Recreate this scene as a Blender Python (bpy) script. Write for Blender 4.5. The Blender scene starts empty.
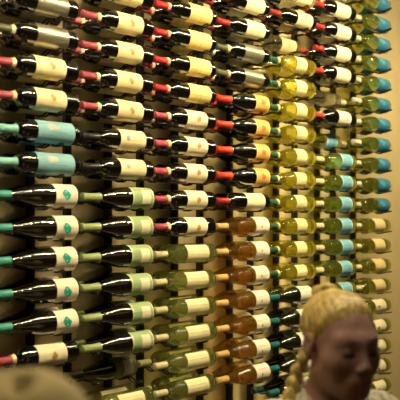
import bpy, bmesh, math, random
from mathutils import Vector, Matrix
random.seed(7)
sc = bpy.context.scene
C = sc.collection
PI = math.pi

# ------------------------------------------------------------------ camera frame
F_PX = 790.0
ALPHA = math.atan(F_PX / 747.0)          # angle between the view direction's normal and the rack wall
SA, CA = math.sin(ALPHA), math.cos(ALPHA)
D = 2.058                                # camera to front-bottle plane (y = 0)
ZC = 1.70
FWD = Vector((SA, CA, 0)); RIGHT = Vector((CA, -SA, 0)); CAM = Vector((0, -D, ZC))
def at(px, py, Z):
    return CAM + FWD * Z + RIGHT * ((px - 200) / F_PX * Z) + Vector((0, 0, -(py - 221) / F_PX * Z))

cd = bpy.data.cameras.new('camera'); cam = bpy.data.objects.new('camera', cd); C.objects.link(cam)
cam.location = CAM
cam.rotation_euler = (PI / 2, 0, -math.atan2(SA, CA))
cd.sensor_width = 36; cd.lens = 36 * F_PX / 400; cd.shift_y = 22 / 400
cd.clip_start = 0.05
cd.dof.use_dof = True; cd.dof.focus_distance = 2.95; cd.dof.aperture_fstop = 3.6
sc.camera = cam

# ------------------------------------------------------------------ materials
def mat(name):
    m = bpy.data.materials.new(name); m.use_nodes = True
    nt = m.node_tree; nt.nodes.clear()
    out = nt.nodes.new('ShaderNodeOutputMaterial')
    return m, nt, out
def pbr(name, col, rough=.5, metal=0, spec=.5, noise=0, nscale=60, bump=0, coat=0, stretch=None, sss=0, sheen=0):
    m, nt, out = mat(name)
    b = nt.nodes.new('ShaderNodeBsdfPrincipled')
    b.inputs['Base Color'].default_value = (*col, 1); b.inputs['Roughness'].default_value = rough
    b.inputs['Metallic'].default_value = metal; b.inputs['Specular IOR Level'].default_value = spec
    b.inputs['Coat Weight'].default_value = coat
    if sheen: b.inputs['Sheen Weight'].default_value = sheen
    if sss:
        b.inputs['Subsurface Weight'].default_value = sss
        b.inputs['Subsurface Radius'].default_value = (.012, .004, .002)
    if noise or bump:
        tc = nt.nodes.new('ShaderNodeTexCoord'); n = nt.nodes.new('ShaderNodeTexNoise')
        n.inputs['Scale'].default_value = nscale; n.inputs['Detail'].default_value = 4
        if stretch:
            mp = nt.nodes.new('ShaderNodeMapping'); mp.inputs['Scale'].default_value = stretch
            nt.links.new(tc.outputs['Object'], mp.inputs['Vector']); nt.links.new(mp.outputs[0], n.inputs['Vector'])
        else:
            nt.links.new(tc.outputs['Object'], n.inputs['Vector'])
        if noise:
            r = nt.nodes.new('ShaderNodeValToRGB')
            r.color_ramp.elements[0].position = .3; r.color_ramp.elements[1].position = .7
            r.color_ramp.elements[0].color = (*[c * (1 - noise) for c in col], 1)
            r.color_ramp.elements[1].color = (*[min(1, c * (1 + noise)) for c in col], 1)
            nt.links.new(n.outputs['Fac'], r.inputs[0]); nt.links.new(r.outputs[0], b.inputs['Base Color'])
        if bump:
            bp = nt.nodes.new('ShaderNodeBump'); bp.inputs['Strength'].default_value = bump; bp.inputs['Distance'].default_value = .01
            nt.links.new(n.outputs['Fac'], bp.inputs['Height']); nt.links.new(bp.outputs[0], b.inputs['Normal'])
    nt.links.new(b.outputs[0], out.inputs[0])
    return m
def glass(name, tint, refr=.6, glow=.12, glowcol=None, rough=.0):
    """wine-filled bottle glass: refraction, straight transmission, a little scatter in the wine, Fresnel gloss"""
    m, nt, out = mat(name)
    N = nt.nodes.new; L = nt.links.new
    tc = N('ShaderNodeTexCoord'); nz = N('ShaderNodeTexNoise'); nz.inputs['Scale'].default_value = 38; nz.inputs['Detail'].default_value = 1
    mp = N('ShaderNodeMapping'); mp.inputs['Scale'].default_value = (.35, 1, 1)
    L(tc.outputs['Object'], mp.inputs[0]); L(mp.outputs[0], nz.inputs['Vector'])
    bp = N('ShaderNodeBump'); bp.inputs['Strength'].default_value = .4; bp.inputs['Distance'].default_value = .01; L(nz.outputs['Fac'], bp.inputs['Height'])
    rf = N('ShaderNodeBsdfRefraction'); rf.inputs['IOR'].default_value = 1.33; rf.inputs['Color'].default_value = (*tint, 1)
    rf.inputs['Roughness'].default_value = rough; L(bp.outputs[0], rf.inputs['Normal'])
    tr = N('ShaderNodeBsdfTransparent'); tr.inputs['Color'].default_value = (*tint, 1)
    m1 = N('ShaderNodeMixShader'); m1.inputs[0].default_value = refr
    L(tr.outputs[0], m1.inputs[1]); L(rf.outputs[0], m1.inputs[2])
    tl = N('ShaderNodeBsdfTranslucent'); tl.inputs['Color'].default_value = (*(glowcol or tint), 1)
    df = N('ShaderNodeBsdfDiffuse'); df.inputs['Color'].default_value = (*(glowcol or tint), 1)
    md = N('ShaderNodeMixShader'); md.inputs[0].default_value = .12
    L(tl.outputs[0], md.inputs[1]); L(df.outputs[0], md.inputs[2])
    m2 = N('ShaderNodeMixShader'); m2.inputs[0].default_value = glow
    L(m1.outputs[0], m2.inputs[1]); L(md.outputs[0], m2.inputs[2])
    gl = N('ShaderNodeBsdfGlossy'); gl.inputs['Roughness'].default_value = .05
    fr = N('ShaderNodeFresnel'); fr.inputs['IOR'].default_value = 1.6
    gm = N('ShaderNodeNewGeometry'); fx = N('ShaderNodeMix'); fx.data_type = 'FLOAT'
    L(gm.outputs['Backfacing'], fx.inputs[0]); L(fr.outputs[0], fx.inputs[2]); fx.inputs[3].default_value = .02
    m3 = N('ShaderNodeMixShader'); L(fx.outputs[0], m3.inputs[0])
    L(m2.outputs[0], m3.inputs[1]); L(gl.outputs[0], m3.inputs[2])
    L(m3.outputs[0], out.inputs[0])
    return m

M = {}
M['wall'] = pbr('warm_plaster', (.52, .415, .22), .85, noise=.06, nscale=3, bump=.15)
M['room'] = pbr('dim_wall_paint', (.07, .05, .035), .8, noise=.1, nscale=2)
M['floor'] = pbr('dark_floor_boards', (.10, .065, .04), .5, noise=.3, nscale=6, stretch=(1, 8, 1))
M['ceiling'] = pbr('ceiling_paint', (.25, .2, .14), .9, noise=.05, nscale=2)
M['strip'] = pbr('black_powder_coat', (.012, .012, .014), .45, noise=.1, nscale=200)
M['rod'] = pbr('black_steel_rod', (.012, .011, .010), .35, metal=.3, noise=.05, nscale=100)

# ------------------------------------------------------------------ helpers
def link(name, me, m=None, parent=None, loc=(0, 0, 0)):
    o = bpy.data.objects.new(name, me); C.objects.link(o); o.location = loc
    if m is not None and not me.materials: me.materials.append(m)
    if parent: o.parent = parent
    return o
def to_mesh(bm, name, smooth=True, m=None):
    me = bpy.data.meshes.new(name); bm.normal_update(); bm.to_mesh(me); bm.free()
    if smooth:
        for p in me.polygons: p.use_smooth = True
    if m: me.materials.append(m)
    return me
def box_bm(bm, x0, x1, y0, y1, z0, z1):
    r = bmesh.ops.create_cube(bm, size=1)
    for v in r['verts']:
        v.co = Vector(((x0 + x1) / 2 + v.co.x * (x1 - x0), (y0 + y1) / 2 + v.co.y * (y1 - y0), (z0 + z1) / 2 + v.co.z * (z1 - z0)))
    return r
def structure(name, m, *b):
    bm = bmesh.new(); box_bm(bm, *b)
    o = link(name, to_mesh(bm, name, False), m); o['kind'] = 'structure'; return o
def tube_bm(bm, pts, r, n=8, close=False, radii=None, caps=True):
    pts = [Vector(p) for p in pts]; rings = []; N_ = len(pts)
    up = None
    for i, p in enumerate(pts):
        if close: t = pts[(i + 1) % N_] - pts[i - 1]
        else: t = pts[min(i + 1, N_ - 1)] - pts[max(i - 1, 0)]
        t.normalize()
        if up is None: up = Vector((0, 0, 1)) if abs(t.z) < .9 else Vector((1, 0, 0))
        s = t.cross(up)
        if s.length < 1e-5: s = t.cross(Vector((1, 0, 0)))
        s.normalize(); u = s.cross(t).normalized(); up = u
        rr = radii[i] if radii else r
        rings.append([bm.verts.new(p + s * rr * math.cos(2 * PI * k / n) + u * rr * math.sin(2 * PI * k / n)) for k in range(n)])
    m_ = N_ if close else N_ - 1
    for i in range(m_):
        a, b = rings[i], rings[(i + 1) % N_]
        for k in range(n): bm.faces.new((a[k], a[(k + 1) % n], b[(k + 1) % n], b[k]))
    if caps and not close:
        bm.faces.new(rings[0][::-1]); bm.faces.new(rings[-1])
    return rings
def lathe_bm(bm, prof, n=28):
    """prof: (s, r) from base to tip; the bottle axis runs along -X, base at x = 0"""
    rings = []
    for s, r in prof:
        if r < 1e-6: rings.append([bm.verts.new((-s, 0, 0))])
        else: rings.append([bm.verts.new((-s, -r * math.cos(2 * PI * k / n), r * math.sin(2 * PI * k / n))) for k in range(n)])
    for a, b in zip(rings, rings[1:]):
        if len(a) == 1 and len(b) == 1: continue
        for k in range(n):
            k2 = (k + 1) % n
            if len(a) == 1: bm.faces.new((a[0], b[k2], b[k]))
            elif len(b) == 1: bm.faces.new((a[k], a[k2], b[0]))
            else: bm.faces.new((a[k], a[k2], b[k2], b[k]))
    bmesh.ops.recalc_face_normals(bm, faces=bm.faces)
def interp(prof, s):
    for (a, ra), (b, rb) in zip(prof, prof[1:]):
        if a <= s <= b and b > a: return ra + (rb - ra) * (s - a) / (b - a)
    return prof[-1][1]
def patch_bm(bm, prof, s0, s1, a0, a1, lift, ns=6, na=20):
    """sheet bent round the bottle; angle 0 faces the room (-Y), positive up"""
    g = []
    for i in range(ns + 1):
        s = s0 + (s1 - s0) * i / ns; r = interp(prof, s) + lift
        g.append([bm.verts.new((-s, -r * math.cos(a0 + (a1 - a0) * k / na), r * math.sin(a0 + (a1 - a0) * k / na))) for k in range(na + 1)])
    for i in range(ns):
        for k in range(na): bm.faces.new((g[i][k], g[i + 1][k], g[i + 1][k + 1], g[i][k + 1]))
def blob_bm(bm, prof, sc_, ac, ds, da, lift, jag=0, n=16, seed=0):
    """filled irregular mark on the label surface, centre (sc_, ac), half sizes ds along, da angle"""
    rnd = random.Random(seed)
    def P(s, a):
        r = interp(prof, s) + lift
        return bm.verts.new((-s, -r * math.cos(a), r * math.sin(a)))
    c = P(sc_, ac)
    rim = []
    for k in range(n):
        w = 1 - jag * rnd.random()
        rim.append(P(sc_ + ds * w * math.cos(2 * PI * k / n), ac + da * w * math.sin(2 * PI * k / n)))
    for k in range(n): bm.faces.new((c, rim[(k + 1) % n], rim[k]))

# ------------------------------------------------------------------ bottle shapes
LEN = .297
BORD = [(.006, 0), (.003, .018), (0, .030), (.001, .0350), (.004, .0370), (.010, .0376), (.185, .0376), (.195, .0370), (.203, .0350),
        (.210, .0310), (.216, .0255), (.221, .0205), (.227, .0170), (.235, .0150), (.250, .0142), (.2895, .0140), (.290, .0150), (.2955, .0150), (LEN, .0138), (LEN, 0)]
BURG = [(.006, 0), (.003, .018), (0, .033), (.001, .0378), (.004, .0398), (.010, .0405), (.120, .0405), (.133, .0398), (.147, .0375),
        (.162, .0338), (.178, .0290), (.193, .0245), (.207, .0208), (.221, .0180), (.237, .0160), (.255, .0150), (.2895, .0147), (.290, .0156), (.2955, .0156), (LEN, .0142), (LEN, 0)]
FLUTE = [(.006, 0), (.003, .018), (0, .031), (.001, .0358), (.004, .0378), (.010, .0384), (.140, .0384), (.155, .0372), (.172, .0340),
         (.188, .0295), (.203, .0248), (.217, .0205), (.231, .0172), (.247, .0152), (.2895, .0142), (.290, .0152), (.2955, .0152), (LEN, .0138), (LEN, 0)]
SLIM = .945
BORD, BURG, FLUTE = [[(s_, r_ * (SLIM if r_ > .022 else .86)) for s_, r_ in pr_] for pr_ in (BORD, BURG, FLUTE)]
SH = {'bord': BORD, 'burg': BURG, 'flute': FLUTE}

G = {}
G['black'] = pbr('dark_wine_glass', (.003, .0035, .0025), .04, spec=1.0, coat=1.0, noise=.1, nscale=20)
G['brown'] = pbr('dark_brown_wine_glass', (.006, .0045, .002), .04, spec=1.0, coat=1.0, noise=.1, nscale=20)
G['olive'] = pbr('dark_olive_wine_glass', (.009, .010, .003), .04, spec=1.0, coat=1.0, noise=.1, nscale=20)
G['green'] = glass('pale_green_glass', (.96, .985, .74), .74, .16, (.80, .92, .40))
G['yellow'] = glass('yellow_green_glass', (1, .975, .48), .74, .20, (1, .94, .10))
G['rose'] = glass('amber_rose_glass', (1, .87, .46), .74, .18, (1, .60, .10))
G['leaf'] = glass('leaf_green_glass', (.96, .97, .54), .74, .18, (.80, .84, .14))
G['clear'] = glass('grey_green_clear_glass', (.95, .95, .84), .55, .16, (.6, .6, .45))

def foil(name, c): return pbr(name, c, .38, spec=.5, noise=.08, nscale=90)
def paper(name, c, rough=.6): return pbr(name, c, rough, noise=.05, nscale=40)
def label_mesh(name, prof, s0, s1, w, rects, mats):
    def cuts(a, b, n, extra):
        v = sorted([a + (b - a) * i / n for i in range(n + 1)] + [e for e in extra if a < e < b]); o = [v[0]]
        for x in v[1:]:
            if x - o[-1] > 1e-6: o.append(x)
        return o
    S = cuts(s0, s1, 4, [r[i] for r in rects for i in (0, 1)]); A = cuts(-w, w, 20, [r[i] for r in rects for i in (2, 3)])
    bm = bmesh.new(); g = []
    for s_ in S:
        r = interp(prof, s_) + .0005
        g.append([bm.verts.new((-s_, -r * math.cos(a), r * math.sin(a))) for a in A])
    for i in range(len(S) - 1):
        for k in range(len(A) - 1):
            f = bm.faces.new((g[i][k], g[i + 1][k], g[i + 1][k + 1], g[i][k + 1]))
            cs, ca = (S[i] + S[i + 1]) / 2, (A[k] + A[k + 1]) / 2
            for r in rects:
                if r[0] < cs < r[1] and r[2] < ca < r[3]: f.material_index = r[4]
    me = to_mesh(bm, name)
    for m_ in mats: me.materials.append(m_)
    return me
K = {}
def kind(key, desc, shape, g, cap, caplen, lab, s0, s1, wrap=86, band=None, emb=None, prints=None, labrough=.6, metal=0, inset=None, edge=None):
    prof = SH[shape]; d = dict(desc=desc, shape=shape)
    bm = bmesh.new(); lathe_bm(bm, prof); d['glass'] = to_mesh(bm, key + '_glass', True, G[g])
    if cap:
        sb = LEN - caplen
        cp = [(s, r + .0007) for s, r in prof if s > sb + .002 and s < LEN]
        cp = [(sb, interp(prof, sb) + .0007)] + cp + [(LEN + .0007, .0110), (LEN + .0007, 0)]
        bm = bmesh.new(); lathe_bm(bm, cp, 24); d['capsule'] = to_mesh(bm, key + '_capsule', True, foil(key + '_foil', cap))
        if band:
            bp = [(sb - .002 + .0115 * i / 4, interp(prof, sb - .002 + .0115 * i / 4) + .0016) for i in range(5)]
            bm = bmesh.new(); lathe_bm(bm, [(bp[0][0], bp[0][1] - .002)] + bp + [(bp[-1][0], bp[-1][1] - .002)], 24)
            d['band'] = to_mesh(bm, key + '_band', True, paper(key + '_band_paper', band))
    if lab:
        w = math.radians(wrap)
        lm = pbr(key + '_label_paper', lab, labrough, metal=metal, noise=.05, nscale=40)
        rects = []; mats = [lm]
        if edge:      # contrasting border strips along both curved ends
            mats.append(paper(key + '_border_ink', edge))
            rects += [(s0, s0 + .006, -w, w, len(mats) - 1), (s1 - .006, s1, -w, w, len(mats) - 1)]
        if prints:    # colour, list of (s0, s1, a0, a1) thin lines of print
            mats.append(paper(key + '_print_ink', prints[0], .5))
            rects += [(p0, p1, math.radians(a0), math.radians(a1), len(mats) - 1) for (p0, p1, a0, a1) in prints[1]]
        d['label'] = label_mesh(key + '_label', prof, s0, s1, w, rects, mats)
        marks = []
        if inset:     # (colour, s0, s1, a0, a1)
            bm = bmesh.new(); patch_bm(bm, prof, inset[1], inset[2], math.radians(inset[3]), math.radians(inset[4]), .0009, 2, 8)
            marks.append(('label_panel', to_mesh(bm, key + '_panel', True, paper(key + '_panel_paper', inset[0]))))
        if emb:       # (colour, s centre, angle, half s, half angle, jag)
            bm = bmesh.new(); blob_bm(bm, prof, emb[1], math.radians(emb[2]), emb[3], math.radians(emb[4]), .0013, emb[5], 18, len(key))
            marks.append(('emblem', to_mesh(bm, key + '_emblem', True, paper(key + '_emblem_ink', emb[0], .4))))
        d['marks'] = marks
    K[key] = d

def lines(s0, s1, rows, h=2.4):
    out = []
    for i, a in enumerate(rows):
        m_ = (s1 - s0) * (.04 + .10 * ((i * 7) % 3))
        out.append((s0 + m_, s1 - m_, a, a + h))
    return out
CREAM = (.78, .67, .38); CRM2 = (.74, .64, .36); WHITE = (.78, .72, .58)
INK = (.10, .08, .06); GOLD = (.42, .26, .06); BAND = (.85, .66, .36)
kind('silver', 'dark bottle with shiny silver label', 'bord', 'black', (.10, .10, .06), .07, (.44, .41, .30), .040, .158, labrough=.36, metal=.85, band=(.62, .56, .34),
     prints=((.30, .28, .2), lines(.05, .16, (-28, 2, 30))))
kind('pink', 'dark bottle with cream label and pink capsule', 'bord', 'black', (.36, .06, .09), .07, CREAM, .052, .166, band=BAND,
     emb=(GOLD, .105, 6, .014, 23, .55), prints=((.55, .42, .2), lines(.055, .16, (-42, 42))))
kind('rose_cap', 'dark bottle with ivory label and dusty pink capsule', 'bord', 'black', (.38, .06, .085), .07, (.78, .70, .50), .050, .158, band=BAND,
     emb=(GOLD, .098, 0, .014, 23, .6), prints=((.55, .45, .26), lines(.05, .15, (-44, 44))))
kind('turquoise', 'dark bottle with turquoise label and capsule', 'bord', 'black', (.22, .52, .50), .075, (.20, .42, .50), .022, .162, 88,
     emb=((.46, .36, .28), .105, 20, .026, 26, .75), prints=((.10, .28, .32), [(.025, .045, -55, -50), (.05, .10, -38, -35), (.05, .12, -10, -7)]))
kind('teal', 'brown sloping bottle with white label and teal emblem', 'burg', 'brown', (.05, .30, .235), .060, WHITE, .008, .092,
     emb=((.01, .36, .27), .052, 2, .018, 27, .35), prints=(INK, [(.015, .085, -50, -48)]))
kind('blackcap', 'dark bottle with cream label and black capsule', 'bord', 'black', (.012, .012, .012), .07, (.76, .66, .40), .040, .155,
     emb=((.26, .30, .32), .122, 12, .0095, 16, .1), prints=((.55, .4, .25), [(.05, .105, 18, 20), (.055, .10, 2, 4), (.05, .10, -20, -18)]))
kind('greenlab', 'brown sloping bottle with pale green label and capsule', 'burg', 'brown', (.28, .34, .14), .075, (.30, .40, .19), .006, .105,
     inset=((.70, .66, .48), .022, .062, -34, 40), edge=(.55, .62, .38), prints=((.42, .40, .28), [(.028, .056, 14, 17), (.028, .056, -2, 1), (.028, .056, -18, -15)]))
kind('olive', 'dark olive sloping bottle with grey label panel', 'burg', 'olive', (.03, .035, .02), .07, (.17, .17, .06), .006, .105,
     inset=((.55, .55, .44), .020, .066, -40, 44), edge=(.18, .18, .07), prints=((.2, .2, .15), [(.026, .06, 20, 23), (.026, .06, 2, 5), (.026, .06, -18, -15)]))
kind('redyellow', 'dark bottle with yellow-cream label and red capsule', 'bord', 'black', (.40, .02, .025), .068, (.82, .66, .26), .028, .145, band=(.75, .42, .28),
     prints=((.50, .36, .10), [(.035, .138, 40, 42.5), (.035, .138, 8, 10.5), (.035, .138, -24, -21.5), (.084, .0865, -60, 60)]))
kind('whiteside', 'dark bottle with plain ivory label and red capsule', 'bord', 'black', (.36, .025, .025), .068, (.78, .70, .46), .035, .15,
     prints=((.5, .42, .24), lines(.045, .14, (-30, 24))))
kind('orange', 'dark sloping bottle with orange label and scarlet capsule', 'burg', 'black', (.62, .045, .02), .082, (.72, .42, .12), .008, .095, edge=(.80, .60, .26),
     emb=((.55, .16, .04), .05, 5, .022, 24, .6), prints=((.40, .14, .04), [(.02, .08, -40, -36), (.02, .08, 42, 46)]))
kind('rose', 'amber rose-wine bottle with white label and gold capsule', 'burg', 'rose', (.55, .36, .14), .062, (.80, .74, .60), .008, .095,
     emb=((.25, .16, .10), .06, -2, .0045, 8, .2), prints=((.35, .28, .2), [(.025, .08, 28, 30.5), (.03, .075, -24, -21.5)]))
kind('greenwhite', 'pale green white-wine bottle with cream label and capsule', 'bord', 'green', (.54, .50, .28), .058, (.76, .70, .42), .045, .16, 62,
     prints=((.46, .44, .22), [(.05, .155, 34, 36.5), (.055, .15, 14, 16.5), (.05, .155, -8, -5.5), (.055, .15, -30, -27.5)]))
kind('maroon', 'dark bottle with cream label and maroon capsule', 'bord', 'black', (.28, .03, .03), .068, (.74, .66, .40), .03, .14,
     emb=((.30, .24, .12), .085, 4, .013, 20, .5))
kind('beige_rear', 'clear grey-green bottle with beige label', 'bord', 'clear', (.66, .60, .44), .06, (.58, .48, .24), .035, .14,
     emb=((.35, .30, .14), .09, 0, .014, 22, .2))
kind('yellow', 'yellow-green white-wine bottle with cream label and green capsule', 'flute', 'yellow', (.02, .09, .05), .058, (.80, .72, .36), .072, .145, 66, band=(.62, .60, .30),
     prints=((.55, .48, .2), [(.06, .135, 26, 29), (.06, .135, -4, -1), (.06, .135, -30, -27)]))
kind('tealcap', 'dark olive bottle with white label and blue-green capsule', 'burg', 'olive', (.015, .13, .14), .06, (.76, .72, .60), .03, .12,
     prints=((.5, .46, .36), lines(.04, .11, (-24, 20))))
kind('redcap', 'dark bottle with ivory label and bright red capsule', 'bord', 'black', (.38, .025, .02), .062, (.80, .72, .50), .05, .165, 80,
     prints=((.55, .5, .34), lines(.06, .155, (-26, 0, 26))))
kind('redcap_small', 'dark bottle with short pinkish-white label and red capsule', 'bord', 'black', (.50, .06, .03), .062, (.78, .68, .56), .05, .15, 70,
     emb=((.4, .2, .15), .085, -12, .008, 10, .4))
kind('paleblue', 'leaf-green bottle with pale blue label and cream capsule', 'flute', 'leaf', (.66, .58, .36), .058, (.16, .39, .54), .038, .125, 80,
     prints=((.06, .2, .32), [(.05, .075, -4, -1), (.04, .10, 22, 25), (.04, .10, -26, -23)]), edge=(.50, .72, .74))
kind('blue', 'green bottle with bright blue label and silver capsule', 'flute', 'leaf', (.55, .50, .38), .055, (.022, .14, .24), .016, .118, 84,
     emb=((.06, .25, .36), .08, 12, .028, 26, .5), prints=((.02, .16, .30), [(.04, .12, -34, -29), (.05, .11, 46, 50)]))
kind('beige', 'green bottle with plain beige label and cream capsule', 'bord', 'leaf', (.62, .54, .32), .060, (.60, .48, .23), .055, .15, 80,
     prints=((.45, .36, .16), lines(.06, .15, (-20, 18))))
kind('whitemark', 'green bottle with white label and small dark mark', 'bord', 'leaf', (.55, .46, .26), .060, (.70, .62, .42), .05, .15, 74,
     emb=((.12, .10, .06), .12, -2, .010, 13, .3))
kind('nolabel', 'pale clear bottle without a label', 'bord', 'clear', (.60, .54, .36), .06, None, 0, 0)
kind('emblem_top', 'pale clear bottle with cream label and dark emblem', 'bord', 'clear', (.5, .45, .3), .06, (.72, .66, .42), .03, .13,
     emb=((.25, .22, .1), .08, 0, .012, 20, .4))
# ------------------------------------------------------------------ room shell
WY = .165
structure('wall_back', M['wall'], -2.2, 5.2, WY, WY + .12, 0, 3.15)
structure('floor', M['floor'], -2.2, 5.2, -4.6, WY + .12, -.1, 0)
structure('ceiling', M['ceiling'], -2.2, 5.2, -4.6, WY + .12, 3.15, 3.25)
structure('wall_right', M['room'], 5.2, 5.3, -4.6, WY + .12, -.1, 3.25)
structure('wall_left', M['room'], -2.3, -2.2, -4.6, WY + .12, -.1, 3.25)
structure('wall_front', M['room'], -2.3, 5.3, -4.7, -4.6, -.1, 3.25)

# ------------------------------------------------------------------ what hangs where
PITCH = .328; X0 = 1.279; ROW = .1; YR = .085      # YR: rear bottle plane
def row_z(k): return ZC - (k - .82) * ROW
def col_x(c): return X0 + PITCH * c - (.012 if c == 6 else 0)
COLNAME = ['leftmost column', 'second column', 'third column', 'fourth column', 'fifth column', 'sixth column', 'rightmost column']
front = [
    {-6: 'silver', -5: 'silver', -4: 'pink', -3: 'pink', -2: 'turquoise', -1: 'turquoise', 0: 'teal', 1: 'teal', 2: 'teal', 3: 'teal', 4: 'teal', 5: 'rose_cap'},
    {-7: 'pink', -6: 'pink', -5: 'pink', -4: 'pink', -3: 'pink', -2: 'blackcap', -1: 'blackcap', 0: 'greenlab', 1: 'greenlab', 2: 'greenlab', 3: 'greenlab', 4: 'greenlab', 5: 'greenlab', 7: 'greenwhite'},
    {-8: 'redyellow', -7: 'redyellow', -6: 'redyellow', -5: 'redyellow', -4: 'redyellow', -3: 'rose_cap', -2: 'rose_cap', -1: 'rose_cap', 0: 'rose_cap', 1: 'rose_cap',
     2: 'greenwhite', 3: 'greenwhite', 4: 'greenwhite', 5: 'greenwhite', 6: 'greenwhite', 7: 'greenwhite'},
    {-8: 'whiteside', -7: 'whiteside', -6: 'silver', -5: 'silver', -4: 'orange', -3: 'orange', -2: 'orange', -1: 'orange', 0: 'whiteside',
     1: 'rose', 2: 'rose', 3: 'rose', 4: 'rose', 5: 'rose', 6: 'rose', 7: 'rose'},
    {-9: 'emblem_top', -8: 'maroon', -6: 'yellow', -5: 'yellow', -4: 'yellow', -3: 'yellow', -2: 'yellow', -1: 'yellow', 0: 'yellow', 1: 'yellow', 2: 'yellow', 3: 'yellow',
     4: 'tealcap', 5: 'tealcap', 6: 'tealcap', 7: 'tealcap', 8: 'tealcap'},
    {-9: 'redcap', -8: 'redcap', -7: 'redcap', -6: 'redcap', -4: 'redcap_small', -2: 'paleblue', -1: 'paleblue', 0: 'paleblue', 1: 'paleblue', 2: 'paleblue', 3: 'paleblue', 4: 'paleblue'},
    {-10: 'blue', -9: 'blue', -8: 'blue', -7: 'blue', -6: 'blue', -5: 'blue', -4: 'blue', -3: 'blue', -2: 'blue', -1: 'blue', 0: 'blue',
     1: 'beige', 2: 'beige', 3: 'beige', 4: 'beige', 5: 'whitemark', 6: 'whitemark', 7: 'whitemark', 8: 'whitemark', 9: 'whitemark'},
]
rear = [dict(f) for f in front]
rear[0].pop(5, None)
rear[1][6] = 'olive'; rear[1].pop(7, None); rear[1][7] = 'greenwhite'
rear[4][-7] = 'beige_rear'; rear[4][-9] = 'maroon'
rear[5][-5] = 'nolabel'; rear[5][-3] = 'paleblue'; rear[5][-4] = 'redcap'
for k in (6, 7, 8): rear[4].pop(k, None)
for k in (6, 7, 8): rear[4][k] = 'tealcap'
for k in (4,): rear[5].pop(k, None)

NUM = ['one', 'two', 'three', 'four', 'five', 'six', 'seven', 'eight', 'nine', 'ten', 'eleven', 'twelve', 'thirteen', 'fourteen', 'fifteen', 'sixteen', 'seventeen', 'eighteen', 'nineteen', 'twenty']
ORD = ['topmost', 'second', 'third', 'fourth', 'fifth', 'sixth', 'seventh', 'eighth', 'ninth', 'tenth', 'eleventh', 'twelfth', 'thirteenth', 'fourteenth', 'fifteenth', 'sixteenth', 'seventeenth', 'eighteenth', 'nineteenth', 'twentieth']
def which(i, n):
    if n == 1: return 'single one in'
    if n == 2: return ('upper' if i == 0 else 'lower') + ' of two in'
    if i == 0: return 'topmost of %s in' % NUM[n - 1]
    if i == n - 1: return 'lowest of %s in' % NUM[n - 1]
    return '%s down of %s in' % (ORD[i], NUM[n - 1])

PROTO = {}
def build_bottle(key):
    d = K[key]
    root = bpy.data.objects.new('wine_bottle', None); C.objects.link(root); root.empty_display_size = .05
    link('glass_body', d['glass'], None, root)
    if 'capsule' in d:
        cp = link('capsule', d['capsule'], None, root)
        if 'band' in d: link('capsule_band', d['band'], None, cp)
    if 'label' in d:
        lb = link('bottle_label', d['label'], None, root)
        for nm, me in d['marks']: link(nm, me, None, lb)
    return root
def copy_tree(o, parent=None):
    c = o.copy(); C.objects.link(c); c.parent = parent
    for ch in list(o.children): copy_tree(ch, c)
    return c
def place(key, c, k, y):
    if key not in PROTO:
        o = PROTO[key] = build_bottle(key)
    else:
        o = copy_tree(PROTO[key])
    o.location = (col_x(c) + .003 + LEN + random.uniform(-.003, .003), y, row_z(k) )
    o.rotation_euler = (math.radians(random.uniform(-7, 7)), 0, 0)
    o['category'] = 'bottle'
    return o
for c in range(7):
    ks = sorted(front[c])
    for key in sorted(set(front[c].values())):
        mine = [k for k in ks if front[c][k] == key]
        for i, k in enumerate(mine):
            o = place(key, c, k, 0)
            o['label'] = '%s, %s %s' % (K[key]['desc'], which(i, len(mine)), COLNAME[c])
            o['group'] = 'front row: ' + K[key]['desc']
    for k in sorted(rear[c]):
        key = rear[c][k]
        o = place(key, c, k, YR)
        if k in front[c]:
            i = ks.index(k)
            pos = 'topmost' if i == 0 else ('lowest' if i == len(ks) - 1 else ORD[i] + ' from top')
            o['label'] = 'rear bottle mostly hidden behind the front bottle %s in the %s' % (pos, COLNAME[c])
        else:
            o['label'] = '%s, set back in empty slot, %s' % (K[key]['desc'], COLNAME[c])
        o['group'] = 'second layer of bottles behind the front row'

# ------------------------------------------------------------------ rack strips and their wire hooks
HOOK = {}
def hook_mesh(R, ext=0):
    key = (round(R, 4), ext)
    if key in HOOK: return HOOK[key]
    def z(y):
        d = min(abs(y), abs(y - YR))
        if y < -.42 * R and ext: return -math.sqrt(R * R - (.42 * R) ** 2) + .16 * (-.42 * R - y)
        return -math.sqrt(R * R - min(d, .7 * R) ** 2)
    yt = .42 * R + ext
    ys = [.146 - (.146 + yt) * i / 36 for i in range(37)]
    a = [(-.008, y, z(y)) for y in ys]
    tip = [(-.008 * math.cos(PI * i / 6), -yt - .008 * math.sin(PI * i / 6), z(-yt) + .003 * math.sin(PI * i / 6)) for i in range(1, 6)]
    b = [(.008, y, z(y)) for y in reversed(ys)]
    bm = bmesh.new(); tube_bm(bm, a + tip + b, .0028, 6)
    bmesh.ops.recalc_face_normals(bm, faces=bm.faces)
    HOOK[key] = to_mesh(bm, 'support_hook', True, M['rod'])
    return HOOK[key]
ORDL = ['leftmost', 'second', 'third', 'fourth', 'fifth', 'sixth', 'rightmost']
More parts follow.
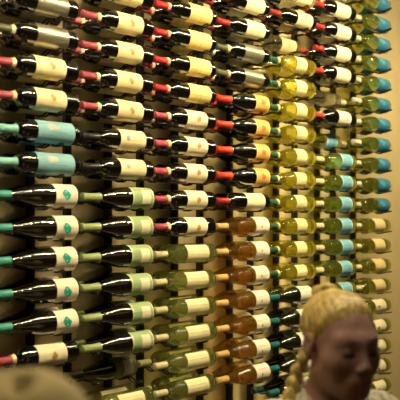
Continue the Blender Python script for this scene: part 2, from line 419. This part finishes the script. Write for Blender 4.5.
for c in range(7):
    allk = sorted(set(front[c]) | set(rear[c]))
    for which_s, dx in (('neck', .053), ('body', .236)):
        dx += (.004, .010, .022, .022, .014, .008, .010)[c]; x = col_x(c) + dx
        bm = bmesh.new(); box_bm(bm, -.0125, .0125, .143, WY, 0, 3.0)
        bmesh.ops.bevel(bm, geom=bm.edges[:], offset=.002, segments=1, affect='EDGES')
        root = bpy.data.objects.new('rack_strip', None); C.objects.link(root); root.location = (x, 0, 0)
        link('strip', to_mesh(bm, 'strip', False), M['strip'], root)
        root['label'] = 'black vertical rack strip holding the bottle %s of the %s' % ('necks' if which_s == 'neck' else 'bodies', COLNAME[c])
        root['category'] = 'rack'; root['group'] = 'black rack strips on the wall'
        lo, hi = allk[0], allk[-1]
        for k in range(lo, hi + 1):
            key = front[c].get(k) or rear[c].get(k)
            shp = K[key]['shape'] if key else 'bord'
            s = LEN + .003 - dx
            R = (max(interp(SH[shp], s + e_) for e_ in (-.014, -.007, 0, .012)) + (.0038 if which_s == 'body' else .0058))
            link('support_hook', hook_mesh(R, .042 if c == 6 and which_s == 'body' else 0), None, root, (0, 0, row_z(k)))
# ------------------------------------------------------------------ people: smooth distance-field figures, meshed with surface nets
import numpy as np
class Field:
    def __init__(s, lo, hi, h):
        s.lo = np.array(lo, float); s.h = h
        s.n = np.ceil((np.array(hi) - s.lo) / h).astype(int) + 1
        s.F = np.full(s.n, 1.0, np.float32)
    def sub(s, lo, hi):
        a = np.clip(np.floor((np.array(lo) - s.lo) / s.h).astype(int), 0, s.n - 1)
        b = np.clip(np.ceil((np.array(hi) - s.lo) / s.h).astype(int) + 1, 1, s.n)
        b = np.maximum(b, a + 1)
        sl = tuple(slice(i, j) for i, j in zip(a, b))
        ax = [s.lo[i] + s.h * np.arange(a[i], b[i]) for i in range(3)]
        P = np.stack(np.meshgrid(*ax, indexing='ij'), -1).astype(np.float32)
        return sl, P
    def op(s, fn, lo, hi, k=.01, mode='u', pad=.05):
        sl, P = s.sub(np.array(lo) - pad, np.array(hi) + pad)
        d = fn(P).astype(np.float32); a = s.F[sl]
        if mode == 'u':
            hh = np.maximum(k - np.abs(a - d), 0) / k; s.F[sl] = np.minimum(a, d) - hh * hh * k * .25
        else:
            d = -d; hh = np.maximum(k - np.abs(a - d), 0) / k; s.F[sl] = np.maximum(a, d) + hh * hh * k * .25
    def cap(s, a, b, ra, rb, k=.015, mode='u'):
        a = np.array(a, np.float32); b = np.array(b, np.float32); R = max(ra, rb)
        def fn(P):
            v = b - a; t = np.clip(((P - a) @ v) / max(float(v @ v), 1e-9), 0, 1)
            return np.linalg.norm(P - a - t[..., None] * v, axis=-1) - (ra + (rb - ra) * t)
        s.op(fn, np.minimum(a, b) - R, np.maximum(a, b) + R, k, mode)
    def ell(s, c, r, k=.015, mode='u', rot=None):
        c = np.array(c, np.float32); r = np.array(r, np.float32); R = float(r.max())
        Rm = None if rot is None else np.array(rot, np.float32)
        def fn(P):
            q = P - c
            if Rm is not None: q = q @ Rm          # world -> local
            q0 = np.linalg.norm(q / r, axis=-1); q1 = np.linalg.norm(q / (r * r), axis=-1)
            return q0 * (q0 - 1) / np.maximum(q1, 1e-6)
        s.op(fn, c - R, c + R, k, mode)
    def mesh(s, name, keep=None):
        F = s.F
        if keep is not None:
            sl, P = s.sub(s.lo, s.lo + s.h * (s.n - 1)); F = np.maximum(F, keep(P).astype(np.float32))
        F = F.copy(); F[[0, -1]] = 1; F[:, [0, -1]] = 1; F[:, :, [0, -1]] = 1
        ins = F < 0
        n = np.array(F.shape) - 1
        acc = np.zeros((*n, 3), np.float32); cnt = np.zeros(n, np.float32)
        base = np.stack(np.meshgrid(*[np.arange(m_) for m_ in n], indexing='ij'), -1)
        offs = [(i, j, k) for i in (0, 1) for j in (0, 1) for k in (0, 1)]
        sh = lambda A, o: A[o[0]:o[0] + n[0], o[1]:o[1] + n[1], o[2]:o[2] + n[2]]
        for o in offs:
            for ax in range(3):
                if o[ax]: continue
                o2 = list(o); o2[ax] = 1
                f0 = sh(F, o); f1 = sh(F, o2); cr = (f0 < 0) != (f1 < 0)
                t = np.where(cr, f0 / np.where(cr, f0 - f1, 1), 0)
                for a in range(3):
                    acc[..., a] += np.where(cr, o[a] + (t if a == ax else 0), 0)
                cnt += cr
        act = cnt > 0
        idx = np.full(n, -1, np.int64); idx[act] = np.arange(act.sum())
        V = (base[act] + acc[act] / cnt[act][:, None]) * s.h + s.lo
        faces = []
        for ax in range(3):
            b, c = (ax + 1) % 3, (ax + 2) % 3
            s0 = [slice(1, None)] * 3
            A = ins
            a0 = [slice(1, n[i]) for i in range(3)]; a1 = list(a0)
            a0[ax] = slice(0, n[ax]); a1[ax] = slice(1, n[ax] + 1)
            i0 = A[tuple(a0)]; i1 = A[tuple(a1)]
            pos = np.argwhere(i0 != i1); inside0 = i0[i0 != i1]
            off = np.array([1, 1, 1]); off[ax] = 0
            p = pos + off
            def g(db, dc):
                q = p.copy(); q[:, b] -= db; q[:, c] -= dc
                return idx[q[:, 0], q[:, 1], q[:, 2]]
            quad = np.stack([g(1, 1), g(0, 1), g(0, 0), g(1, 0)], 1)
            quad[~inside0] = quad[~inside0][:, ::-1]
            faces.append(quad)
        Fc = np.concatenate(faces)
        me = bpy.data.meshes.new(name); me.from_pydata(V.tolist(), [], Fc.tolist()); me.update()
        for p_ in me.polygons: p_.use_smooth = True
        return me

def rotx(a):
    c, s_ = math.cos(a), math.sin(a); return np.array([[1, 0, 0], [0, c, -s_], [0, s_, c]])
def skin_material(name, base):
    m, nt, out = mat(name); N = nt.nodes.new; L = nt.links.new
    b = N('ShaderNodeBsdfPrincipled'); at_ = N('ShaderNodeVertexColor'); at_.layer_name = 'tone'
    n = N('ShaderNodeTexNoise'); n.inputs['Scale'].default_value = 30
    mx = N('ShaderNodeMix'); mx.data_type = 'RGBA'; mx.blend_type = 'MULTIPLY'; mx.inputs[0].default_value = .15
    L(at_.outputs[0], mx.inputs[6]); L(n.outputs['Color'], mx.inputs[7]); L(mx.outputs[2], b.inputs['Base Color'])
    b.inputs['Roughness'].default_value = .5; b.inputs['Subsurface Weight'].default_value = .12
    b.inputs['Subsurface Radius'].default_value = (.01, .004, .002); b.inputs['Subsurface Scale'].default_value = 1
    L(b.outputs[0], out.inputs[0]); return m
def colour(me, base, spots):
    ca = me.color_attributes.new('tone', 'FLOAT_COLOR', 'POINT')
    co = np.empty(len(me.vertices) * 3); me.vertices.foreach_get('co', co); co = co.reshape(-1, 3)
    col = np.tile(np.array([*base, 1.0]), (len(co), 1))
    for c, r, tint, w in spots:
        d = np.linalg.norm((co - np.array(c)) / np.array(r), axis=1)
        f = (np.clip(1.6 - d * 1.2, 0, 1) * w)[:, None]
        col[:, :3] = col[:, :3] * (1 - f) + np.array(tint) * f
    ca.data.foreach_set('color', col.ravel())

def figure(name, label, head, pitch, face_rot, u, skin, top_mat, leg_mat, shoe_mat, hair_mat, female=True, top_name='jacket', bulk=.0):
    """head: world position of the point between the ears; the figure stands on the floor, facing -Y before face_rot"""
    root = bpy.data.objects.new(name, None); C.objects.link(root)
    hz = head.z
    root.location = (head.x, head.y, 0); root.rotation_euler = (0, 0, face_rot)
    root['label'] = label; root['category'] = 'person'
    R = rotx(pitch)                       # positive pitch bows the face (-Y) downward
    H = np.array([0, 0, hz])
    hp = lambda x, y, z: H + R @ np.array([x, y, z])
    by = .055                              # the trunk stands a little behind the bowed head
    w = .098 if female else .122
    sz = .795 if female else .818
    sh_ = [np.array([sx * w * u, by + .005, sz * u]) for sx in (-1, 1)]
    el = [np.array([sx * (w * u + .045), by + .03, .635 * u]) for sx in (-1, 1)]
    wr = [np.array([sx * (w * u + .035), by - .10, .495 * u]) for sx in (-1, 1)]
    hip = [np.array([sx * .055 * u, by, .515 * u]) for sx in (-1, 1)]
    kn = [np.array([sx * .058 * u, by - .012, .285 * u]) for sx in (-1, 1)]
    an = [np.array([sx * .060 * u, by + .02, .045 * u]) for sx in (-1, 1)]
    f = Field((-.42, -.26, -.02), (.42, .30, hz + .18), .0045)
    # head
    f.ell(hp(0, .014, .036), (.073, .092, .077), .03, rot=R)
    f.ell(hp(0, -.030, -.022), (.064, .066, .085), .03, rot=R)
    f.ell(hp(0, -.060, -.094), (.027, .026, .022), .04, rot=R)
    for sx in (-1, 1):
        f.ell(hp(sx * .038, -.052, -.030), (.029, .029, .030), .025, rot=R)
        f.cap(hp(sx * .046, .0, -.066), hp(sx * .015, -.064, -.096), .018, .014, .03)
        f.cap(hp(sx * .010, -.082, .020), hp(sx * .042, -.068, .020), .006, .005, .03)
        f.ell(hp(sx * .031, -.100, -.003), (.015, .012, .010), .016, 's', rot=R)
        f.ell(hp(sx * .031, -.0775, -.004), (.0150, .0135, .0120), .006, rot=R)
        f.ell(hp(sx * .0765, .010, -.004), (.010, .019, .031), .006, rot=R)
        f.ell(hp(sx * .087, .006, .002), (.006, .010, .017), .005, 's', rot=R)
        f.ell(hp(sx * .011, -.100, -.041), (.0075, .009, .0065), .008, rot=R)
    f.cap(hp(0, -.088, .010), hp(0, -.108, -.033), .0075, .0095, .016)
    f.ell(hp(0, -.087, -.068), (.026, .012, .016), .018, rot=R)
    for sx in (-1, 1):
        f.cap(hp(0, -.0985, -.0645), hp(sx * .021, -.087, -.0685), .0058, .0040, .005)
        f.cap(hp(0, -.0970, -.0765), hp(sx * .018, -.087, -.0730), .0066, .0042, .005)
    # neck, trunk, limbs
    f.cap(hp(0, .022, -.050), (0, by, (sz + .027) * u), .050 if female else .058, .056, .03)
    f.cap(sh_[0] + [.03, 0, 0], sh_[1] - [.03, 0, 0], .050, .050, .05)
    f.ell((0, by, .73 * u), (.135, .085, .17), .06)
    f.ell((0, by, .56 * u), (.140, .095, .13), .06)
    for i, sx in enumerate((-1, 1)):
        if female: f.ell((sx * .065, by - .075, .735 * u), (.055, .045, .055), .04)
        f.cap(sh_[i], el[i], .046, .036, .03); f.cap(el[i], wr[i], .036, .025, .01)
        f.cap(hip[i], kn[i], .080, .052, .04); f.cap(kn[i], an[i], .052, .036, .02)
        f.ell(an[i] + [0, -.06, -.035], (.040, .105, .030), .03)
        # hand: palm, four curled fingers of different length, a thumb from its side
        d = (wr[i] - el[i]) / np.linalg.norm(wr[i] - el[i]); acr = np.array([0, -.8, -.6]); acr -= d * (acr @ d); acr /= np.linalg.norm(acr)
        pn = np.cross(d, acr) * sx
        pc = wr[i] + d * .05
        f.ell(pc, (.017, .038, .050), .015, rot=np.stack([pn, acr, d], 1))
        for q, ln in enumerate((.068, .078, .072, .056)):
            o = pc + d * .040 + acr * (.027 - .018 * q)
            m_ = o + d * ln * .5 - pn * .008; e = m_ + d * ln * .38 - pn * .024
            f.cap(o, m_, .0088, .0080, .004); f.cap(m_, e, .0080, .0066, .004)
        o = wr[i] + d * .028 + acr * .024; m_ = o + d * .030 + acr * .026 - pn * .006; e = m_ + d * .030 + acr * .006 - pn * .010
        f.cap(o, m_, .0125, .0105, .008); f.cap(m_, e, .0100, .0080, .004)
    me = f.mesh('body')
    lip = (skin[0] * .85, skin[1] * .45, skin[2] * .45); lid = tuple(c * .42 for c in skin)
    spots = [(hp(0, -.096, -.071), (.024, .016, .011), lip, .9)]
    for sx in (-1, 1):
        spots += [(hp(sx * .031, -.090, -.004), (.017, .02, .010), lid, .55), (hp(sx * .031, -.092, -.0095), (.016, .02, .003), (.02, .015, .012), .95),
                  (hp(sx * .042, -.076, -.040), (.022, .02, .018), (skin[0], skin[1] * .75, skin[2] * .72), .5)]
    colour(me, skin, spots)
    link('body', me, skin_material(name + '_skin', skin), root)
    # eyebrows
    for sx in (-1, 1):
        bm = bmesh.new()
        pts = [Vector(hp(sx * x, y, z)) for x, y, z in ((.012, -.0935, .020), (.024, -.0915, .0255), (.036, -.0845, .0265), (.047, -.0745, .021))]
        tube_bm(bm, pts, .003, 6, radii=[.0012, .0020, .0018, .0008]); bmesh.ops.recalc_face_normals(bm, faces=bm.faces)
        link('eyebrow', to_mesh(bm, 'eyebrow'), hair_mat[1], root)
    # jacket: torso + sleeves, ends cleanly at neck, cuffs and hem
    g = Field((-.46, -.30, .40 * u), (.46, .36, .92 * u), .0055)
    t = .012 + bulk
    g.cap(sh_[0] + [.02, 0, 0], sh_[1] - [.02, 0, 0], .052 + t, .052 + t, .05)
    g.ell((0, by, .73 * u), (.135 + t, .088 + t, .19), .06)
    g.ell((0, by, .55 * u), (.145 + t, .098 + t, .17), .06)
    g.cap(hp(0, .030, -.10), (0, by, (sz + .027) * u), .056 + t * .5, .066 + t, .05)
    for i, sx in enumerate((-1, 1)):
        if female: g.ell((sx * .065, by - .078, .735 * u), (.06 + t * .5, .05 + t * .5, .06), .05)
        g.cap(sh_[i], el[i], .050 + t, .042 + t, .04); g.cap(el[i], wr[i] - (wr[i] - el[i]) * .08, .042 + t, .032 + t * .7, .02)
        g.ell(sh_[i] + np.array([sx * .02, .05, -.10]), (.012, .02, .10), .03, 's')       # soft folds by the armhole
        g.ell(sh_[i] + np.array([sx * .085, .0, -.07]), (.014, .05, .016), .03, 's')
        if not female: g.cap(sh_[i] + np.array([-sx * .012, .022, .066]), sh_[i] + np.array([-sx * .002, .078, -.05]), .010, .014, .022, 's')
        g.ell((el[i] + wr[i]) / 2 + np.array([0, .05, 0]), (.05, .014, .010), .02, 's')
    coll = (sz + .054) * u
    def keep_top(P):
        q = P - np.array([0, by - .02, 0], np.float32)
        rad = np.sqrt((q[..., 0] / 1.0) ** 2 + (q[..., 1]) ** 2)
        inner = .066 - rad
        hole = np.minimum(rad - .060, 0) * 0 + np.where(P[..., 2] > (sz - .018) * u, .060 - rad, -1)
        return np.maximum(P[..., 2] - (coll + .35 * q[..., 1]), np.maximum(.455 * u - P[..., 2], hole))
    link(top_name, g.mesh(top_name, keep_top), top_mat, root)
    # trousers and shoes
    g = Field((-.30, -.20, .03), (.30, .36, .60 * u), .007)
    g.ell((0, by, .545 * u), (.150, .104, .10), .05)
    for i in range(2):
        g.cap(hip[i], kn[i], .090, .062, .03); g.cap(kn[i], an[i] + [0, 0, .03], .062, .052, .03)
    link('trousers', g.mesh('trousers', lambda P: np.maximum(P[..., 2] - .57 * u, .075 - P[..., 2])), leg_mat, root)
    for i in range(2):
        g = Field(an[i] + [-.09, -.22, -an[i][2] - .01], an[i] + [.09, .12, .10], .006)
        g.ell(an[i] + [0, -.06, -.030], (.047, .118, .042), .03); g.cap(an[i] + [0, .01, 0], an[i] + [0, .01, .03], .046, .046, .02)
        link('shoe', g.mesh('shoe', lambda P: np.maximum(.001 - P[..., 2], P[..., 2] - an[i][2] - .045)), shoe_mat, root)
    # hair
    g = Field(H - .24, H + .21, .0032)
    sl, P = g.sub(g.lo, g.lo + g.h * (g.n - 1))
    q = (P - H.astype(np.float32)) @ R.astype(np.float32)
    kx = np.array([0, .075, .085], np.float32)
    th = np.arctan2(q[..., 0], -(q[..., 1] - kx[1]) * .75 + (q[..., 2] - kx[2]) * .65)     # strands fan out from the knot
    amp = .55 if female else .4
    st = amp * (.0012 * np.sin(th * 31 + 14 * q[..., 2]) + .0013 * np.sin(th * 67 + 1.3 + 30 * q[..., 1]) + .0012 * np.sin(th * 13 + 2 + 25 * q[..., 1]))
    c = np.array([0, .016, .038], np.float32); r = np.array([.0795, .0985, .0810], np.float32) - (0 if female else .006)
    qq = q - c; q0 = np.linalg.norm(qq / r, axis=-1); q1 = np.linalg.norm(qq / (r * r), axis=-1)
    d = q0 * (q0 - 1) / np.maximum(q1, 1e-6) - st
    zh = np.interp(q[..., 1], [-.12, -.075, -.05, -.015, .03, .075, .12], [.092, .080, .046, -.010, -.050, -.090, -.10])
    plane = (zh - q[..., 2]) * .62 + .0025 * np.sin(th * 37)
    ear = .025 - np.sqrt(((q[..., 1] - .006) / .8) ** 2 + ((q[..., 2] + .008) / 1.1) ** 2)
    ear = np.where(np.abs(q[..., 0]) > .05, ear, -1)
    d = d + .0062 * np.clip(1 + plane / .028, 0, 1)
    hh = np.maximum(d, plane)
    hh = np.maximum(hh, ear)
    g.F = hh.astype(np.float32)
    if female:
        for a, rr in (((0, .062, .112), (.024, .020, .015)), ((.014, .076, .104), (.018, .018, .015)), ((-.018, .072, .106), (.019, .018, .016)), ((-.008, .052, .120), (.016, .011, .009))):
            g.ell(hp(*a), rr, .006, rot=R)
        path = [(-.050, .070, -.040), (-.066, .074, -.068), (-.082, .066, -.095), (-.096, .056, -.120), (-.106, .044, -.145), (-.114, .030, -.172), (-.118, .018, -.198)]
        for j, p in enumerate(path):
            for sgn in (-1, 1):
                x, y, z = p
                g.ell(H + np.array([x + sgn * .010, y + .004 * sgn, z + sgn * .006]), (.0145, .014, .019), .004)
        for a, b in (((-.072, -.005, .02), (-.080, .012, -.045)), ((.072, -.005, .02), (.080, .010, -.04))):    # wisps by the ears
            g.cap(hp(*a), hp(*b), .004, .002, .006)
    link('hair', g.mesh('hair'), hair_mat[0], root)
    return root

def hair_material(name, col, dark):
    return (pbr(name, col, .42, spec=.5, noise=.4, nscale=90, stretch=(1, 1, .35)), pbr(name + '_brow', dark, .6, noise=.1, nscale=80))
brocade = pbr('grey_white_patterned_cloth', (.50, .47, .40), .8, noise=.55, nscale=70, bump=.3)
tan = pbr('tan_wool_cloth', (.62, .50, .25), .9, noise=.10, nscale=25, bump=.15, sheen=.2)
darkcloth = pbr('dark_trouser_cloth', (.03, .03, .035), .8, noise=.2, nscale=60)
leather = pbr('black_shoe_leather', (.02, .018, .016), .4, noise=.1, nscale=60)
h = at(340, 341, 1.82)
figure('person', 'blonde person with braided hair looking down in pale patterned top, in front of the bottles', h, math.radians(5), math.radians(-24), h.z / .93,
       (.38, .215, .20), brocade, darkcloth, leather, hair_material('blonde_hair', (.50, .37, .13), (.22, .14, .08)), True, 'patterned_top')
m_ = at(-124, 221, 1.0)
u_man = 1.0 * (ZC - .183 - .070) / .818
figure('person', 'person in a tan jacket, only one shoulder showing in the lower left corner', Vector((m_.x, m_.y, u_man * .932)), math.radians(8), math.atan2(CA, SA) + PI / 2, u_man,
       (.45, .30, .23), tan, darkcloth, leather, hair_material('brown_hair', (.07, .045, .025), (.05, .03, .02)), False, 'jacket', .006)
# ------------------------------------------------------------------ light: a row of small ceiling spots along the wall
def spot(x, y, z, tx, ty, tz, watts, col, size=78, rad=.03):
    l = bpy.data.lights.new('ceiling_spot', 'SPOT'); l.energy = watts; l.color = col
    l.spot_size = math.radians(size); l.spot_blend = .6; l.shadow_soft_size = rad
    o = bpy.data.objects.new('ceiling_spot', l); C.objects.link(o); o.location = (x, y, z)
    o.rotation_euler = (Vector((tx, ty, tz)) - Vector((x, y, z))).to_track_quat('-Z', 'Y').to_euler()
    return o
WARM = (1, .80, .40)
for i, (x, w) in enumerate([(.55, 25), (1.05, 31), (1.55, 39), (2.05, 54), (2.55, 76), (3.05, 88), (3.55, 44), (4.05, 8)]):
    spot(x, -1.0, 3.0, x + .1, 0, 1.7, w * .58, WARM, 100)
def bar(x0, x1, y, z, width, watts, n):
    """a ceiling light bar made of n small lamps in a row"""
    l = bpy.data.lights.new('light_bar', 'AREA'); l.energy = watts; l.color = (1, .84, .50); l.shape = 'RECTANGLE'; l.size = x1 - x0; l.size_y = width
    l.use_nodes = True; nt = l.node_tree; N = nt.nodes.new; L = nt.links.new
    em = [n_ for n_ in nt.nodes if n_.type == 'EMISSION'][0]
    gm = N('ShaderNodeNewGeometry'); sp = N('ShaderNodeSeparateXYZ'); L(gm.outputs['Parametric'], sp.inputs[0])
    mu = N('ShaderNodeMath'); mu.operation = 'MULTIPLY'; mu.inputs[1].default_value = n; L(sp.outputs['X'], mu.inputs[0])
    fr = N('ShaderNodeMath'); fr.operation = 'FRACT'; L(mu.outputs[0], fr.inputs[0])
    gt = N('ShaderNodeMath'); gt.operation = 'LESS_THAN'; gt.inputs[1].default_value = .35; L(fr.outputs[0], gt.inputs[0])
    m2 = N('ShaderNodeMath'); m2.operation = 'MULTIPLY'; m2.inputs[1].default_value = 2.8; L(gt.outputs[0], m2.inputs[0])
    L(m2.outputs[0], em.inputs['Strength'])
    o = bpy.data.objects.new('light_bar', l); C.objects.link(o); o.location = ((x0 + x1) / 2, y, z)
    o.rotation_euler = (math.radians(35), 0, 0)
for k in range(3): bar(.3 + 1.35 * k, 1.5 + 1.35 * k, -.95, 3.05, .05, 21, 40)
l = bpy.data.lights.new('room_fill', 'AREA'); l.energy = 7; l.color = (1, .76, .5); l.shape = 'RECTANGLE'; l.size = 4.0; l.size_y = 2.0
o = bpy.data.objects.new('room_fill', l); C.objects.link(o); o.location = (2.2, -2.7, 3.1); o.rotation_euler = (math.radians(30), 0, 0)  # added soft fill, lifts the wall tone between the bottles
# added slim fill lights, unseen behind the bottles, wash the plaster from close by
for c, e in enumerate((.015, .04, .12, .30, .62, .42, .14)):
    for dx, f in ((.15, .7), (.315, 1.0)):
        l = bpy.data.lights.new('plaster_fill', 'AREA'); l.energy = e * f; l.color = (1, .83, .38); l.shape = 'RECTANGLE'; l.size = .012; l.size_y = 2.3
        o = bpy.data.objects.new('plaster_fill', l); C.objects.link(o); o.location = (col_x(c) + dx, .130, 1.78); o.rotation_euler = (PI / 2, 0, 0)
w = bpy.data.worlds.new('world'); sc.world = w; w.use_nodes = True
w.node_tree.nodes['Background'].inputs[0].default_value = (.03, .025, .02, 1)
sc.view_settings.view_transform = 'Standard'; sc.view_settings.look = 'None'; sc.view_settings.exposure = -.12
sc.cycles.transparent_max_bounces = 24
